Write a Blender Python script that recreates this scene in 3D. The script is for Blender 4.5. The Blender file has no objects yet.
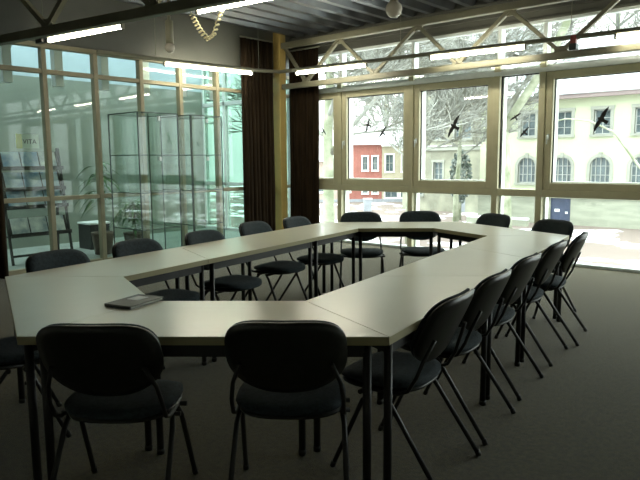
import bpy, bmesh, math, random
from mathutils import Vector, Matrix
R = math.radians
sc = bpy.context.scene
COL = sc.collection
random.seed(7)

# ------------------------------------------------------------------ materials
def mat(name, col, rough=.6, metal=0., noise=0., nscale=8., col2=None, bump=0., bscale=60., spec=.5, stretch=None, sheen=0.):
    m = bpy.data.materials.new(name); m.use_nodes = True
    nt = m.node_tree; b = nt.nodes['Principled BSDF']
    b.inputs['Base Color'].default_value = (*col, 1); b.inputs['Roughness'].default_value = rough
    b.inputs['Metallic'].default_value = metal; b.inputs['Specular IOR Level'].default_value = spec
    if sheen: b.inputs['Sheen Weight'].default_value = sheen
    tc = nt.nodes.new('ShaderNodeTexCoord')
    src = tc.outputs['Object']
    if stretch:
        mp = nt.nodes.new('ShaderNodeMapping'); mp.inputs['Scale'].default_value = stretch
        nt.links.new(src, mp.inputs['Vector']); src = mp.outputs['Vector']
    if noise or col2:
        n = nt.nodes.new('ShaderNodeTexNoise'); n.inputs['Scale'].default_value = nscale; n.inputs['Detail'].default_value = 5
        nt.links.new(src, n.inputs['Vector'])
        r = nt.nodes.new('ShaderNodeValToRGB')
        c2 = col2 or tuple(min(1, c * (1 + noise)) for c in col)
        c1 = col if col2 else tuple(c * (1 - noise) for c in col)
        r.color_ramp.elements[0].color = (*c1, 1); r.color_ramp.elements[1].color = (*c2, 1)
        r.color_ramp.elements[0].position = .35; r.color_ramp.elements[1].position = .65
        nt.links.new(n.outputs['Fac'], r.inputs['Fac']); nt.links.new(r.outputs['Color'], b.inputs['Base Color'])
    if bump:
        n2 = nt.nodes.new('ShaderNodeTexNoise'); n2.inputs['Scale'].default_value = bscale
        nt.links.new(src, n2.inputs['Vector'])
        bp = nt.nodes.new('ShaderNodeBump'); bp.inputs['Strength'].default_value = bump; bp.inputs['Distance'].default_value = .01
        nt.links.new(n2.outputs['Fac'], bp.inputs['Height']); nt.links.new(bp.outputs['Normal'], b.inputs['Normal'])
    return m

def glass(name, tint, refl=1.0):
    m = bpy.data.materials.new(name); m.use_nodes = True
    nt = m.node_tree; nt.nodes.clear()
    out = nt.nodes.new('ShaderNodeOutputMaterial'); mx = nt.nodes.new('ShaderNodeMixShader')
    tr = nt.nodes.new('ShaderNodeBsdfTransparent'); gl = nt.nodes.new('ShaderNodeBsdfGlossy')
    gl.inputs['Roughness'].default_value = .0; tr.inputs['Color'].default_value = (*tint, 1)
    lw = nt.nodes.new('ShaderNodeLayerWeight'); lw.inputs['Blend'].default_value = .5
    pw = nt.nodes.new('ShaderNodeMath'); pw.operation = 'POWER'; pw.inputs[1].default_value = 5
    ma = nt.nodes.new('ShaderNodeMath'); ma.operation = 'MULTIPLY_ADD'
    ma.inputs[1].default_value = .9 * refl; ma.inputs[2].default_value = .04 * refl
    nt.links.new(lw.outputs['Facing'], pw.inputs[0]); nt.links.new(pw.outputs[0], ma.inputs[0])
    nt.links.new(ma.outputs[0], mx.inputs['Fac']); nt.links.new(tr.outputs[0], mx.inputs[1]); nt.links.new(gl.outputs[0], mx.inputs[2])
    nt.links.new(mx.outputs[0], out.inputs['Surface'])
    return m

def emit(name, col, st):
    m = bpy.data.materials.new(name); m.use_nodes = True
    nt = m.node_tree; nt.nodes.clear()
    out = nt.nodes.new('ShaderNodeOutputMaterial'); e = nt.nodes.new('ShaderNodeEmission')
    e.inputs['Color'].default_value = (*col, 1); e.inputs['Strength'].default_value = st
    nt.links.new(e.outputs[0], out.inputs['Surface']); return m

M = dict(
    carpet=mat('carpet_pile', (.062, .052, .017), .95, noise=.35, nscale=35, bump=.6, bscale=220, spec=.1, sheen=.3),
    table=mat('pale_laminate', (.82, .80, .62), .30, noise=.02, nscale=3, spec=.9),
    tedge=mat('table_edge_band', (.40, .36, .2), .5),
    black=mat('black_powder_coat', (.012, .013, .012), .45, noise=.15, nscale=20),
    fabric=mat('charcoal_fabric', (.034, .048, .055), .9, noise=.25, nscale=60, bump=.4, bscale=300, spec=.2, sheen=.08),
    shell=mat('black_plastic', (.018, .02, .017), .33, noise=.1, nscale=30),
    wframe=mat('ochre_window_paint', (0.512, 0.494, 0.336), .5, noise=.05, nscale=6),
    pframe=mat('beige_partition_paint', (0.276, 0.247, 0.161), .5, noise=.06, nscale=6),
    alu=mat('aluminium', (.62, .68, .68), .4, metal=.25, noise=.05, nscale=10),
    steel=mat('cream_steel_paint', (0.187, 0.182, 0.127), .45, noise=.06, nscale=7),
    column=mat('ochre_column_paint', (.50, .37, .12), .5, noise=.06, nscale=5),
    deck=mat('galvanised_deck', (.13, .14, .145), .38, metal=.55, noise=.12, nscale=4),
    fascia=mat('grey_green_panel', (.08, .083, .07), .5, noise=.05, nscale=4),
    wall=mat('grey_wall_paint', (.62, .62, .55), .8, noise=.05, nscale=3),
    curtain=mat('brown_curtain_cloth', (.024, .016, .009), .9, noise=.3, nscale=6, stretch=(3, 3, .3), bump=.2, bscale=200, spec=.1),
    wing=glass('window_glass', (.985, .995, .99)),
    hallg=glass('green_partition_glass', (.91, .955, .93), .65),
    caseg=glass('vitrine_glass', (.96, .985, .975), .8),
    caseedge=mat('vitrine_edge', (.012, .026, .02), .3),
    skylightg=glass('added_skylight_glass', (.74, .78, .80), .6),
    hallsky=mat('hall_painted_sky_tone', (.46, .55, .60), .8, noise=.03, nscale=2),
    endg=glass('tinted_end_glass', (.43, .53, .49), .6),
    white=mat('white_paint', (.75, .78, .76), .5, noise=.03, nscale=5),
    tube=emit('tube_glow', (1., .93, .72), 17.0),
    rail=mat('grey_rail_paint', (.2, .2, .15), .45),
    globe=mat('opal_globe', (.36, .34, .29), .25, noise=.04, nscale=5),
    cable=mat('cream_cable', (.75, .68, .45), .5),
    decal=mat('black_vinyl', (.006, .006, .006), .6),
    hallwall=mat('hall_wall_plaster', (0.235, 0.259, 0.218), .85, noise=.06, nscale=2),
    hallfloor=mat('hall_floor_tile', (.3, .33, .3), .5, noise=.1, nscale=3),
    leaf=mat('plant_leaf', (.07, .16, .05), .5, noise=.3, nscale=9),
    pot=mat('clay_pot', (.1, .07, .05), .7, noise=.2, nscale=8),
    paperb=mat('blue_cover', (.25, .4, .6), .4, col2=(.7, .8, .85), nscale=6),
    paperw=mat('white_cover', (.85, .88, .86), .4, col2=(.35, .42, .48), nscale=7),
    papery=mat('yellow_board', (.7, .72, .2), .5, noise=.05, nscale=4),
    papern=mat('pale_board', (.85, .92, .86), .5, noise=.03, nscale=4),
    ink=mat('dark_ink', (.02, .03, .03), .6),
    booklet=mat('grey_booklet_cover', (.13, .14, .13), .5, noise=.15, nscale=10),
    bookpage=mat('booklet_pages', (.45, .46, .4), .6),
    red=mat('red_plastic', (.3, .04, .03), .4),
    yfac=mat('yellow_render', (0.402, 0.438, 0.309), .9, noise=.04, nscale=.6),
    stone=mat('grey_stone', (0.257, 0.273, 0.216), .9, noise=.14, nscale=1.2, stretch=(.6, .6, 3)),
    surround=mat('stone_surround', (0.257, 0.268, 0.232), .9, noise=.08, nscale=2),
    dglass=mat('dark_window_pane', (.09, .12, .13), .15, noise=.2, nscale=2),
    bar=mat('window_bar_paint', (.35, .37, .35), .6),
    snow=mat('snow', (0.782, 0.799, 0.816), .8, noise=.02, nscale=2),
    slate=mat('snowy_slate', (0.268, 0.299, 0.332), .8, col2=(0.593, 0.605, 0.619), nscale=.7, stretch=(.5, 1, 1)),
    gutter=mat('pink_gutter', (0.257, 0.206, 0.206), .6),
    brick=mat('red_render', (0.268, 0.103, 0.0827), .9, noise=.1, nscale=1.5),
    cream=mat('cream_render', (0.34, 0.309, 0.226), .9, noise=.1, nscale=1),
    beige=mat('weathered_stone', (0.226, 0.226, 0.175), .9, noise=.22, nscale=.9),
    pink=mat('pink_render', (0.386, 0.309, 0.268), .9, noise=.06, nscale=1),
    bdoor=mat('blue_door_paint', (0.039, 0.0546, 0.101), .5, noise=.1, nscale=3),
    bark=mat('pale_bark', (0.16, 0.184, 0.115), .9, col2=(0.332, 0.351, 0.268), nscale=2.2, bump=.4, bscale=8),
    twig=mat('twig_bark', (0.109, 0.109, 0.0829), .9, col2=(0.319, 0.332, 0.306), nscale=1.5),
    bush=mat('evergreen_leaf', (0.0382, 0.0574, 0.0382), .9, col2=(0.255, 0.287, 0.268), nscale=2.5),
    ground=mat('paving_and_snow', (.5, .40, .34), .9, noise=.1, nscale=1),
    cabinet=mat('street_cabinet_grey', (.25, .27, .3), .6, noise=.1, nscale=3),
)
for n_, v_ in (('Coat Weight', .5), ('Coat Roughness', .22)): M['table'].node_tree.nodes['Principled BSDF'].inputs[n_].default_value = v_
# ground: reddish paving with snow patches of their own shape
nt = M['ground'].node_tree; b = nt.nodes['Principled BSDF']
for n in list(nt.nodes):
    if n.type in ('TEX_NOISE', 'VALTORGB'): nt.nodes.remove(n)
tc = [n for n in nt.nodes if n.type == 'TEX_COORD'][0]
n = nt.nodes.new('ShaderNodeTexNoise'); n.inputs['Scale'].default_value = .33; n.inputs['Detail'].default_value = 4
r = nt.nodes.new('ShaderNodeValToRGB')
e = r.color_ramp.elements
e[0].position = .0; e[0].color = (.125, .096, .08, 1); e[1].position = .545; e[1].color = (.15, .12, .105, 1)
q = e.new(.565); q.color = (.8, .82, .83, 1)
nt.links.new(tc.outputs['Object'], n.inputs['Vector']); nt.links.new(n.outputs['Fac'], r.inputs['Fac']); nt.links.new(r.outputs['Color'], b.inputs['Base Color'])

# ------------------------------------------------------------------ mesh helpers
def BM(): return bmesh.new()
def box(bm, x0, x1, y0, y1, z0, z1):
    x0, x1 = sorted((x0, x1)); y0, y1 = sorted((y0, y1)); z0, z1 = sorted((z0, z1))
    v = [bm.verts.new(p) for p in ((x0,y0,z0),(x1,y0,z0),(x1,y1,z0),(x0,y1,z0),(x0,y0,z1),(x1,y0,z1),(x1,y1,z1),(x0,y1,z1))]
    for f in ((3,2,1,0),(4,5,6,7),(0,1,5,4),(1,2,6,5),(2,3,7,6),(3,0,4,7)): bm.faces.new([v[i] for i in f])
    return bm
def bar(bm, a, b_, w, h, up=(0, 0, 1)):
    """rectangular bar from a to b_"""
    a = Vector(a); b_ = Vector(b_); d = (b_ - a).normalized(); u = Vector(up)
    s = d.cross(u).normalized() if abs(d.dot(u)) < .99 else Vector((1, 0, 0))
    t = s.cross(d).normalized()
    vs = []
    for p in (a, b_):
        for i, j in ((-1,-1),(1,-1),(1,1),(-1,1)): vs.append(bm.verts.new(p + s*(i*w/2) + t*(j*h/2)))
    for f in ((3,2,1,0),(4,5,6,7),(0,1,5,4),(1,2,6,5),(2,3,7,6),(3,0,4,7)): bm.faces.new([vs[i] for i in f])
    return bm
def tube(bm, pts, rad, n=8, cap=True):
    pts = [Vector(p) for p in pts]
    rads = rad if isinstance(rad, (list, tuple)) else [rad]*len(pts)
    rings = []
    d0 = (pts[1]-pts[0]).normalized()
    ref = Vector((0,0,1)) if abs(d0.z) < .9 else Vector((1,0,0))
    s = d0.cross(ref).normalized()
    for i, p in enumerate(pts):
        d = (pts[min(i+1, len(pts)-1)] - pts[max(i-1, 0)]).normalized()
        s = (s - d*s.dot(d)).normalized(); t = d.cross(s)
        rings.append([bm.verts.new(p + (s*math.cos(2*math.pi*k/n) + t*math.sin(2*math.pi*k/n))*rads[i]) for k in range(n)])
    for a, b_ in zip(rings, rings[1:]):
        for k in range(n):
            f = bm.faces.new((a[k], a[(k+1)%n], b_[(k+1)%n], b_[k])); f.smooth = n > 4
    if cap:
        bm.faces.new(rings[0][::-1]); bm.faces.new(rings[-1])
    return bm
def lathe(bm, prof, n=20, c=(0,0,0)):
    c = Vector(c); rings = []
    for r_, z in prof:
        rings.append([bm.verts.new(c + Vector((r_*math.cos(2*math.pi*k/n), r_*math.sin(2*math.pi*k/n), z))) for k in range(n)])
    for a, b_ in zip(rings, rings[1:]):
        for k in range(n):
            f = bm.faces.new((a[k], a[(k+1)%n], b_[(k+1)%n], b_[k])); f.smooth = True
    bm.faces.new(rings[0][::-1]); bm.faces.new(rings[-1]); return bm
def prism(bm, poly, fn0, fn1):
    a = [bm.verts.new(fn0(*p)) for p in poly]; b_ = [bm.verts.new(fn1(*p)) for p in poly]
    n = len(poly)
    bm.faces.new(a[::-1]); bm.faces.new(b_)
    for i in range(n): bm.faces.new((a[i], a[(i+1)%n], b_[(i+1)%n], b_[i]))
    return bm
def obj(name, bm, m, parent=None, loc=None, bevel=0., seg=2):
    bmesh.ops.recalc_face_normals(bm, faces=bm.faces[:])
    me = bpy.data.meshes.new(name); bm.to_mesh(me); bm.free()
    o = bpy.data.objects.new(name, me); COL.objects.link(o)
    if m: me.materials.append(m)
    if parent: o.parent = parent
    if loc: o.location = loc
    if bevel:
        md = o.modifiers.new('bevel', 'BEVEL'); md.width = bevel; md.segments = seg; md.limit_method = 'ANGLE'
    return o
def tag(o, label, cat, group=None, kind=None):
    o['label'] = label; o['category'] = cat
    if group: o['group'] = group
    if kind: o['kind'] = kind
    return o
def thing(name, label, cat, loc=(0,0,0), rz=0, group=None):
    o = bpy.data.objects.new(name, None); o.empty_display_size = .1; COL.objects.link(o)
    o.location = loc; o.rotation_euler = (0, 0, rz)
    return tag(o, label, cat, group)
def sempty(name):
    o = bpy.data.objects.new(name, None); o.empty_display_size = .1; COL.objects.link(o); o['kind'] = 'structure'; return o
def struct(name, bm, m, parent=None, **k):
    o = obj(name, bm, m, parent, **k)
    if not parent: o['kind'] = 'structure'
    return o
def dup(root, loc, rz, label):
    r = root.copy(); COL.objects.link(r); r.location = loc; r.rotation_euler = (0, 0, rz); r['label'] = label
    for ch in root.children:
        c = ch.copy(); COL.objects.link(c); c.parent = r
        for g in ch.children:
            d = g.copy(); COL.objects.link(d); d.parent = c
    return r

# ------------------------------------------------------------------ the room
XL, YW = -8.27, 8.683            # glazed partition plane, window wall plane
XR, YB = 4.5, -3.0               # walls behind / beside the camera
ZC = 3.66
struct('floor', box(BM(), XL-.1, XR+.1, YB-.1, YW+.1, -.2, 0), M['carpet'])
struct('wall_back', box(BM(), XL-.1, XR+.1, YB-.1, YB, 0, ZC+.2), M['wall'])
struct('wall_right', box(BM(), XR, XR+.1, YB, YW+.1, 0, ZC+.2), M['wall'])
bm = BM(); box(bm, XL-.06, XL+.04, YB, 3.22, 0, ZC+.15); box(bm, XL-.06, XL+.04, 3.22, YW, 3.0, ZC+.15)
struct('wall_left', bm, M['fascia'])
# corrugated steel deck, ribs running towards the window wall
bm = BM(); pitch = .34; prof = []
x = XL - .1
while x < XR + .2:
    prof += [(x, ZC+.02), (x+.09, ZC+.02), (x+.14, ZC+.13), (x+.29, ZC+.13)]; x += pitch
prof.append((x, ZC+.02))
a = [bm.verts.new((px, YB-.1, pz)) for px, pz in prof]; c = [bm.verts.new((px, YW+.3, pz)) for px, pz in prof]
for i in range(len(prof)-1): bm.faces.new((a[i], a[i+1], c[i+1], c[i]))
for f in bm.faces: f.smooth = False
ceil = struct('ceiling', bm, M['deck'])
md = ceil.modifiers.new('thick', 'SOLIDIFY'); md.thickness = .03; md.offset = 1
struct('ceiling_roof', box(BM(), XL-.3, XR+.2, YB-.1, YW+.6, ZC+.2, ZC+.35), M['wall'])
# stepped panels above the window wall
bm = BM()
box(bm, XL-.1, XR, YW-.02, YW+.12, 3.34, ZC+.2)
box(bm, XL-.1, XR, YW-.10, YW-.02, 3.62, ZC+.02)
box(bm, XL-.1, XR, YW-.06, YW-.02, 3.47, 3.53)
box(bm, XL-.1, XR, YW-.05, YW-.02, 3.34, 3.38)
struct('wall_far', bm, M['fascia'], bevel=.008)
# window wall posts and rails
def post_frame():
    posts = [-7.06, -5.58, -4.12, -3.455, -1.99, -.53, .14, 1.6, 3.06]
    ends = [XL] + posts + [XR]
    bm = BM()
    for px in posts: box(bm, px-.045, px+.045, YW-.08, YW+.08, .04, 2.78)
    box(bm, XL, XR, YW-.075, YW+.075, .93, 1.03)
    struct('trim_1', bm, M['wframe'], bevel=.006)
    bm = BM()
    box(bm, XL, XR, YW-.085, YW+.085, 2.64, 2.70)
    for px in posts: box(bm, px-.03, px+.03, YW-.03, YW+.10, 2.70, 3.34)
    box(bm, XL, XR, YW-.04, YW+.06, 3.30, 3.36)
    box(bm, XL, XR, YW-.04, YW+.06, 2.69, 2.74)
    for px in posts: box(bm, px-.012, px+.012, YW+.08, YW+.11, .04, 2.70)     # outer metal caps
    struct('trim_2', bm, M['alu'], bevel=.004)
    struct('baseboard_far', box(BM(), XL, XR, YW-.09, YW+.09, 0, .045), M['alu'], bevel=.006)
    return ends
ends = post_frame()
sash_bays = {0, 1, 2, 4, 5, 7, 8}
for i in range(len(ends)-1):
    x0, x1 = ends[i], ends[i+1]
    a0 = x0 + (.045 if i else 0); a1 = x1 - (.045 if i < len(ends)-2 else 0)
    w = sempty('window_%d' % (i+1))
    if i in sash_bays:
        s0, s1, z0, z1, t = a0+.005, a1-.005, 1.032, 2.638, .1
        bm = BM()
        box(bm, s0, s0+t, YW-.06, YW+.04, z0, z1); box(bm, s1-t, s1, YW-.06, YW+.04, z0, z1)
        box(bm, s0+t, s1-t, YW-.06, YW+.04, z0, z0+t); box(bm, s0+t, s1-t, YW-.06, YW+.04, z1-t, z1)
        obj('sash', bm, M['wframe'], w, bevel=.006)
        obj('pane', box(BM(), s0+t, s1-t, YW-.004, YW+.004, z0+t, z1-t), M['wing'], w)
        bm = BM(); box(bm, s0+t, s0+t+.01, YW-.012, YW-.004, z0+t, z1-t); box(bm, s0+t, s1-t, YW-.03, YW, z1-t-.012, z1-t)
        obj('gasket', bm, M['black'], w)
        bm = BM(); box(bm, s0+t, s0+t+.016, YW+.005, YW+.11, z0+t, z1-t); box(bm, s1-t-.016, s1-t, YW+.005, YW+.11, z0+t, z1-t); box(bm, s0+t+.016, s1-t-.016, YW+.005, YW+.11, z0+t, z0+t+.016); obj('painted_lit_reveal', bm, M['white'], w)  # white strips paint the outdoor light onto the jambs beside the glass
        hb = BM(); box(hb, s0+.04, s0+.065, YW-.075, YW-.06, 1.72, 1.80); tube(hb, [(s0+.052, YW-.075, 1.78), (s0+.052, YW-.11, 1.78), (s0+.052, YW-.115, 1.66)], .009)
        obj('handle', hb, M['alu'], w)
    else:
        obj('pane', box(BM(), a0, a1, YW-.004, YW+.004, 1.03, 2.64), M['wing'], w)
        bm = BM(); box(bm, a0, a0+.012, YW-.02, YW+.02, 1.03, 2.64); box(bm, a0, a1, YW-.02, YW+.02, 2.625, 2.64)
        obj('gasket', bm, M['black'], w)
    bm = BM(); box(bm, a0-.005, a0+.03, YW+.005, YW+.11, .045, .93)
    if i not in sash_bays: box(bm, a0-.005, a0+.03, YW+.005, YW+.11, 1.03, 2.64)
    obj('painted_lit_outer_reveal', bm, M['white'], w)  # jamb strips coloured white to imitate daylight on their outer side
    obj('lower_pane', box(BM(), a0, a1, YW-.004, YW+.004, .045, .93), M['wing'], w)
    obj('upper_pane', box(BM(), a0-.015, a1+.015, YW-.004, YW+.004, 2.74, 3.30), M['wing'], w)
# glazed partition along the hall
my = [3.22, 3.95, 4.68, 5.41, 6.12, 6.86, 7.59, 8.32, YW]
bm = BM()
for y in my[:-1]: box(bm, XL-.05, XL+.05, y-.032, y+.032, 0, 2.98)
for i in range(len(my)-1):
    y0, y1 = my[i]+.032, my[i+1]-.032
    box(bm, XL-.04, XL+.04, y0, y1, .95, 1.01); box(bm, XL-.04, XL+.04, y0, y1, 2.62, 2.68)
    box(bm, XL-.04, XL+.04, y0, y1, 0, .08)
box(bm, XL-.05, XL+.06, 3.22, YW, 2.95, 3.01)
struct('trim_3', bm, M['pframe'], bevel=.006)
for i in range(len(my)-1):
    y0, y1 = my[i]+.032, my[i+1]-(.032 if i < len(my)-2 else 0)
    w = sempty('window_%d' % (i+11))
    obj('lower_pane', box(BM(), XL-.004, XL+.004, y0, y1, .08, .95), M['hallg'], w)
    obj('pane', box(BM(), XL-.004, XL+.004, y0, y1, 1.01, 2.62), M['hallg'], w)
    obj('upper_pane', box(BM(), XL-.004, XL+.004, y0, y1, 2.68, 2.95), M['hallg'], w)
    if i: obj('gasket', box(BM(), XL-.02, XL+.02, y0, y0+.014, 1.01, 2.62), M['black'], w)

# ------------------------------------------------------------------ hall behind the partition
HX = -10.9
struct('floor_hall', box(BM(), HX-.1, XL-.1, -1, YW+.1, -.2, 0), M['hallfloor'])
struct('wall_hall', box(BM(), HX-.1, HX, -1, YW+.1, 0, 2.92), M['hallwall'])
struct('wall_hall_end', box(BM(), HX, XL-.06, -1.1, -1, 0, ZC+.2), M['hallwall'])
bm = BM(); box(bm, HX-.3, -10.85, -1.1, YW+.1, 3.74, 3.9); box(bm, -9.6, XL-.06, -1.1, YW+.1, 3.74, 3.9); struct('ceiling_hall', bm, M['white'])
struct('wall_hall_top', box(BM(), HX-.1, HX, -1, YW+.1, 2.92, 3.75), M['hallsky'])  # pale blue colour stands in for bright sky behind the upper panes
bm = BM(); w = sempty('window_20')  # ceiling skylight added to bring daylight onto the upper hall wall and brackets
ys = [-1+.97*i for i in range(11)]
for y in ys: box(bm, -10.85, -9.6, y-.03, y+.03, 3.74, 3.84)
obj('frame', bm, M['white'], w)
for y0, y1 in zip(ys, ys[1:]): obj('pane', box(BM(), -10.85, -9.6, y0+.03, min(y1-.03, YW), 3.79, 3.80), M['skylightg'], w)
bm = BM(); w = sempty('window_21')
xs = [HX, -10.2, -9.5, -8.85, XL-.06]
for x in xs: box(bm, x-.035, x+.035, YW-.04, YW+.06, 0, 3.74)
box(bm, HX, XL-.06, YW-.04, YW+.06, .95, 1.02); box(bm, HX, XL-.06, YW-.04, YW+.06, 2.6, 2.68); box(bm, HX, XL-.06, YW-.04, YW+.06, 0, .06)
obj('frame', bm, M['white'], w, bevel=.005)
for x0, x1 in zip(xs, xs[1:]):
    for z0, z1 in ((.06, .95), (1.02, 2.6), (2.68, 3.74)):
        obj('pane', box(BM(), x0+.035, x1-.035, YW+.0, YW+.008, z0, z1), M['endg'], w)
# white sun-shade brackets just behind the partition
bl = 'white square bracket behind the glass partition, '
lab = ['left of the first tan mullion', 'between the first and second tan mullions', 'between the second and third tan mullions', 'above the left glass case', 'above the right glass case', 'nearest the brown curtain']
for i, l in enumerate(lab):
    y = 3.58 + .69*i
    t = thing('bracket', bl + l, 'bracket', (-8.52, y, 0), 0, 'white brackets behind the partition')
    obj('post', box(BM(), -.06, .06, -.06, .06, 2.5, 3.76), M['white'], t, bevel=.006)
    bm = BM(); bar(bm, (0, .06, 2.96), (-.5, .35, 3.2), .04, .05)
    obj('strut', bm, M['white'], t)

# ------------------------------------------------------------------ column, trusses, light rails
t = thing('steel_column', 'ochre painted steel column standing between the two brown curtains', 'column', (-8.17, 8.25, 0))
bm = BM(); box(bm, -.095, .095, -.08, .08, .015, ZC+.1)
obj('shaft', bm, M['column'], t, bevel=.004)
obj('base_plate', box(BM(), -.12, .12, -.12, .12, 0, .015), M['column'], t)

def truss(name, label, pa, pb, ztop, zbot, nodes_bot, nodes_top):
    """plane truss from pa to pb (xy); node parameters in metres along it"""
    pa = Vector(pa); pb = Vector(pb); d = (pb-pa).normalized(); L = (pb-pa).length
    t = thing(name, label, 'truss', (pa.x, pa.y, 0), math.atan2(d.y, d.x), 'roof trusses')
    obj('top_chord', box(BM(), 0, L, -.05, .05, ztop-.05, ztop+.05), M['steel'], t, bevel=.01)
    obj('bottom_chord', box(BM(), 0, L, -.045, .045, zbot-.045, zbot+.045), M['steel'], t, bevel=.01)
    pts = sorted([(s, zbot) for s in nodes_bot] + [(s, ztop) for s in nodes_top])
    for (s0, z0), (s1, z1) in zip(pts, pts[1:]):
        bm = BM(); bar(bm, (s0, 0, z0+(.04 if z0 == zbot else -.04)), (s1, 0, z1+(.04 if z1 == zbot else -.04)), .05, .055, (0, 1, 0))
        obj('diagonal', bm, M['steel'], t)
    for s, z in pts[1:-1]:
        k = 1 if z == zbot else -1
        bm = BM(); prism(bm, [(s-.1, z+.03*k), (s+.1, z+.03*k), (s+.06, z+.12*k), (s-.06, z+.12*k)], lambda a, c: (a, -.012, c), lambda a, c: (a, .012, c))
        obj('gusset', bm, M['steel'], t)
    return t
x0 = -8.07
nb = [-7.51 + 1.475*i for i in range(7)]; ntp = [-8.19 + .0 , -6.75, -5.24, -3.79, -2.32, -.85, .62, 2.1]
ntp[0] = -8.0
truss('roof_truss', 'cream steel roof truss in front of the far window wall', (x0, 8.25), (XR-.02, 8.25), 3.49, 2.775, [x-x0 for x in nb], [x-x0 for x in ntp])
d2 = Vector((2.41, .37)).normalized(); p0 = Vector((-8.2, 2.81)); L2 = (XR-.05+8.2)/d2.x
nb2 = [.35+1.5*i for i in range(8)]; nb2 = [1.9-1.5+1.5*i for i in range(7)]
truss('roof_truss', 'dim steel roof truss crossing the upper left corner of the room', p0, p0+d2*L2, 3.49, 2.775, [s for s in nb2 if s < L2], [s+.75 for s in nb2 if s+.75 < L2-.1])

ZR = 2.92
def rail(label, pts):
    o = BM(); tube(o, [(p[0], p[1], ZR+.03) for p in pts], .03, 10)
    t = thing('lighting_rail', label, 'rail', (0, 0, 0), 0, 'slim lighting rails')
    obj('conduit', o, M['rail'], t)
    return t
def hanger(t, p, xoff=0):
    bm = BM(); tube(bm, [(p[0], p[1], ZR+.02), (p[0], p[1], ZC+.12)], .004, 6); obj('hanger_wire', bm, M['rail'], t)
def lamp(label, a, b_):
    a = Vector(a); b_ = Vector(b_); d = (b_-a); L = d.length
    t = thing('fluorescent_lamp', label, 'lamp', (a.x, a.y, ZR), math.atan2(d.y, d.x), 'fluorescent tubes on the rails')
    bm = BM(); tube(bm, [(.03, 0, -.03), (L-.03, 0, -.03)], .02, 10); obj('tube', bm, M['tube'], t)
    for s in (0, L-.03):
        bm = BM(); box(bm, s, s+.03, -.02, .02, -.052, .006); obj('lamp_holder', bm, M['rail'], t, bevel=.004)
    return t
def Lp(pa, pb, x):  # point on a line by x
    k = (x-pa[0])/(pb[0]-pa[0]); return (x, pa[1]+(pb[1]-pa[1])*k)
A1, B1 = (-7.56, 3.55), (2.4, 4.95)       # left room rail
A2, B2 = (-7.62, 7.69), (2.4, 8.6-.12)    # rail at the windows
k2 = lambda x: (x, 7.74 + .072*(x+7.3)); k1 = lambda x: (x, 3.63 + .118*(x+7.43))
rl = rail('slim grey lighting rail crossing the upper left corner of the room', [(-7.62, k1(-7.62)[1]), k1(4.4)])
for x in (-7.5, -5.5, -3.5, -1.5, .5): hanger(rl, k1(x))
bm = BM(); box(bm, -7.62, -7.46, 3.57, 3.64, ZR-.045, ZR+.0); obj('end_box', bm, M['black'], rl, bevel=.005)
rc = (-7.62, k2(-7.62)[1])
rl = rail('slim grey lighting rail before the partition and windows, bent at the column', [(-8.02, 4.6), (-7.96, 5.62), (-7.78, 7.27), rc, k2(-7.2), k2(-5), k2(-2), k2(4.4)])
for p in ((-7.97, 5.5), (-7.76, 7.36), k2(-5.3), k2(-2.9), k2(-.5), k2(2)): hanger(rl, p)
lamp('lit tube lamp at upper left beside the truss, nearest the partition', k1(-7.43), k1(-6.06))
lamp('lit tube lamp at the top edge with a coiled cable hanging from it', k1(-4.98), k1(-3.6))
lamp('lit tube lamp in front of the partition, ending at the left curtain', (-7.96, 5.62), (-7.79, 7.25))
lamp('lit tube lamp just right of the ochre column', k2(-7.28), k2(-5.87))
lamp('lit tube lamp in the middle of the rail before the windows', k2(-4.83), k2(-3.44))
lamp('lit tube lamp at the right edge of the picture before the windows', k2(-2.40), k2(-1.0))
lamp('added lit tube lamp, out of view at the right end of the rail before the windows', k2(.1), k2(1.5))  # unseen lamp, added on the rail to brighten tables and floor
# emergency clip light
p = k2(-2.86)
t = thing('clip_light', 'small red and black clip light on the window rail', 'light', (p[0], p[1], ZR))
bm = BM(); box(bm, -.035, .035, -.035, .035, -.05, .05); obj('clamp', bm, M['red'], t, bevel=.008)
bm = BM(); box(bm, -.045, .045, -.05, .05, -.13, -.05); obj('housing', bm, M['black'], t, bevel=.01)
# coiled cable
bm = BM(); pts = []
ctrl = [(-5.06, ZR-.02), (-5.0, 2.80), (-4.93, 2.70), (-4.84, 2.62), (-4.76, 2.66), (-4.70, 2.78), (-4.64, ZR-.04)]
N = 260; turns = 17
for i in range(N+1):
    u = i/N*(len(ctrl)-1); k = min(int(u), len(ctrl)-2); f = u-k
    x = ctrl[k][0]*(1-f)+ctrl[k+1][0]*f; z = ctrl[k][1]*(1-f)+ctrl[k+1][1]*f
    an = 2*math.pi*turns*i/N; rr = .021 if 6 < i < N-6 else 0.004
    y = k1(x)[1]
    pts.append((x+rr*math.cos(an), y+rr*math.sin(an), z+rr*.55*math.cos(an)))
tube(bm, pts, .006, 5)
tag(obj('coiled_cable', bm, M['cable']), 'cream coiled cable looping below the upper tube lamp', 'cable')
# globe pendants
def globe(label, x, y, z, r, stem):
    t = thing('globe_lamp', label, 'lamp', (x, y, 0), 0, 'unlit globe lamps')
    bm = BM(); lathe(bm, [(r*max(.05, math.sin(a)), z - r*math.cos(a)) for a in [math.pi*i/14 for i in range(15)]], 20); obj('globe', bm, M['globe'], t)
    bm = BM(); lathe(bm, [(stem, z+r*.8), (stem, z+r*.8+.29), (stem*.4, z+r*.8+.31), (stem*.4, ZC+.12)], 14); obj('holder', bm, M['steel'], t)
globe('unlit globe lamp hanging near the ceiling in front of the windows', -4.62, 6.72, 3.33, .105, .055)
globe('small unlit globe lamp hanging above the glass partition', -7.12, 5.14, 2.965, .066, .052)

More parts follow.
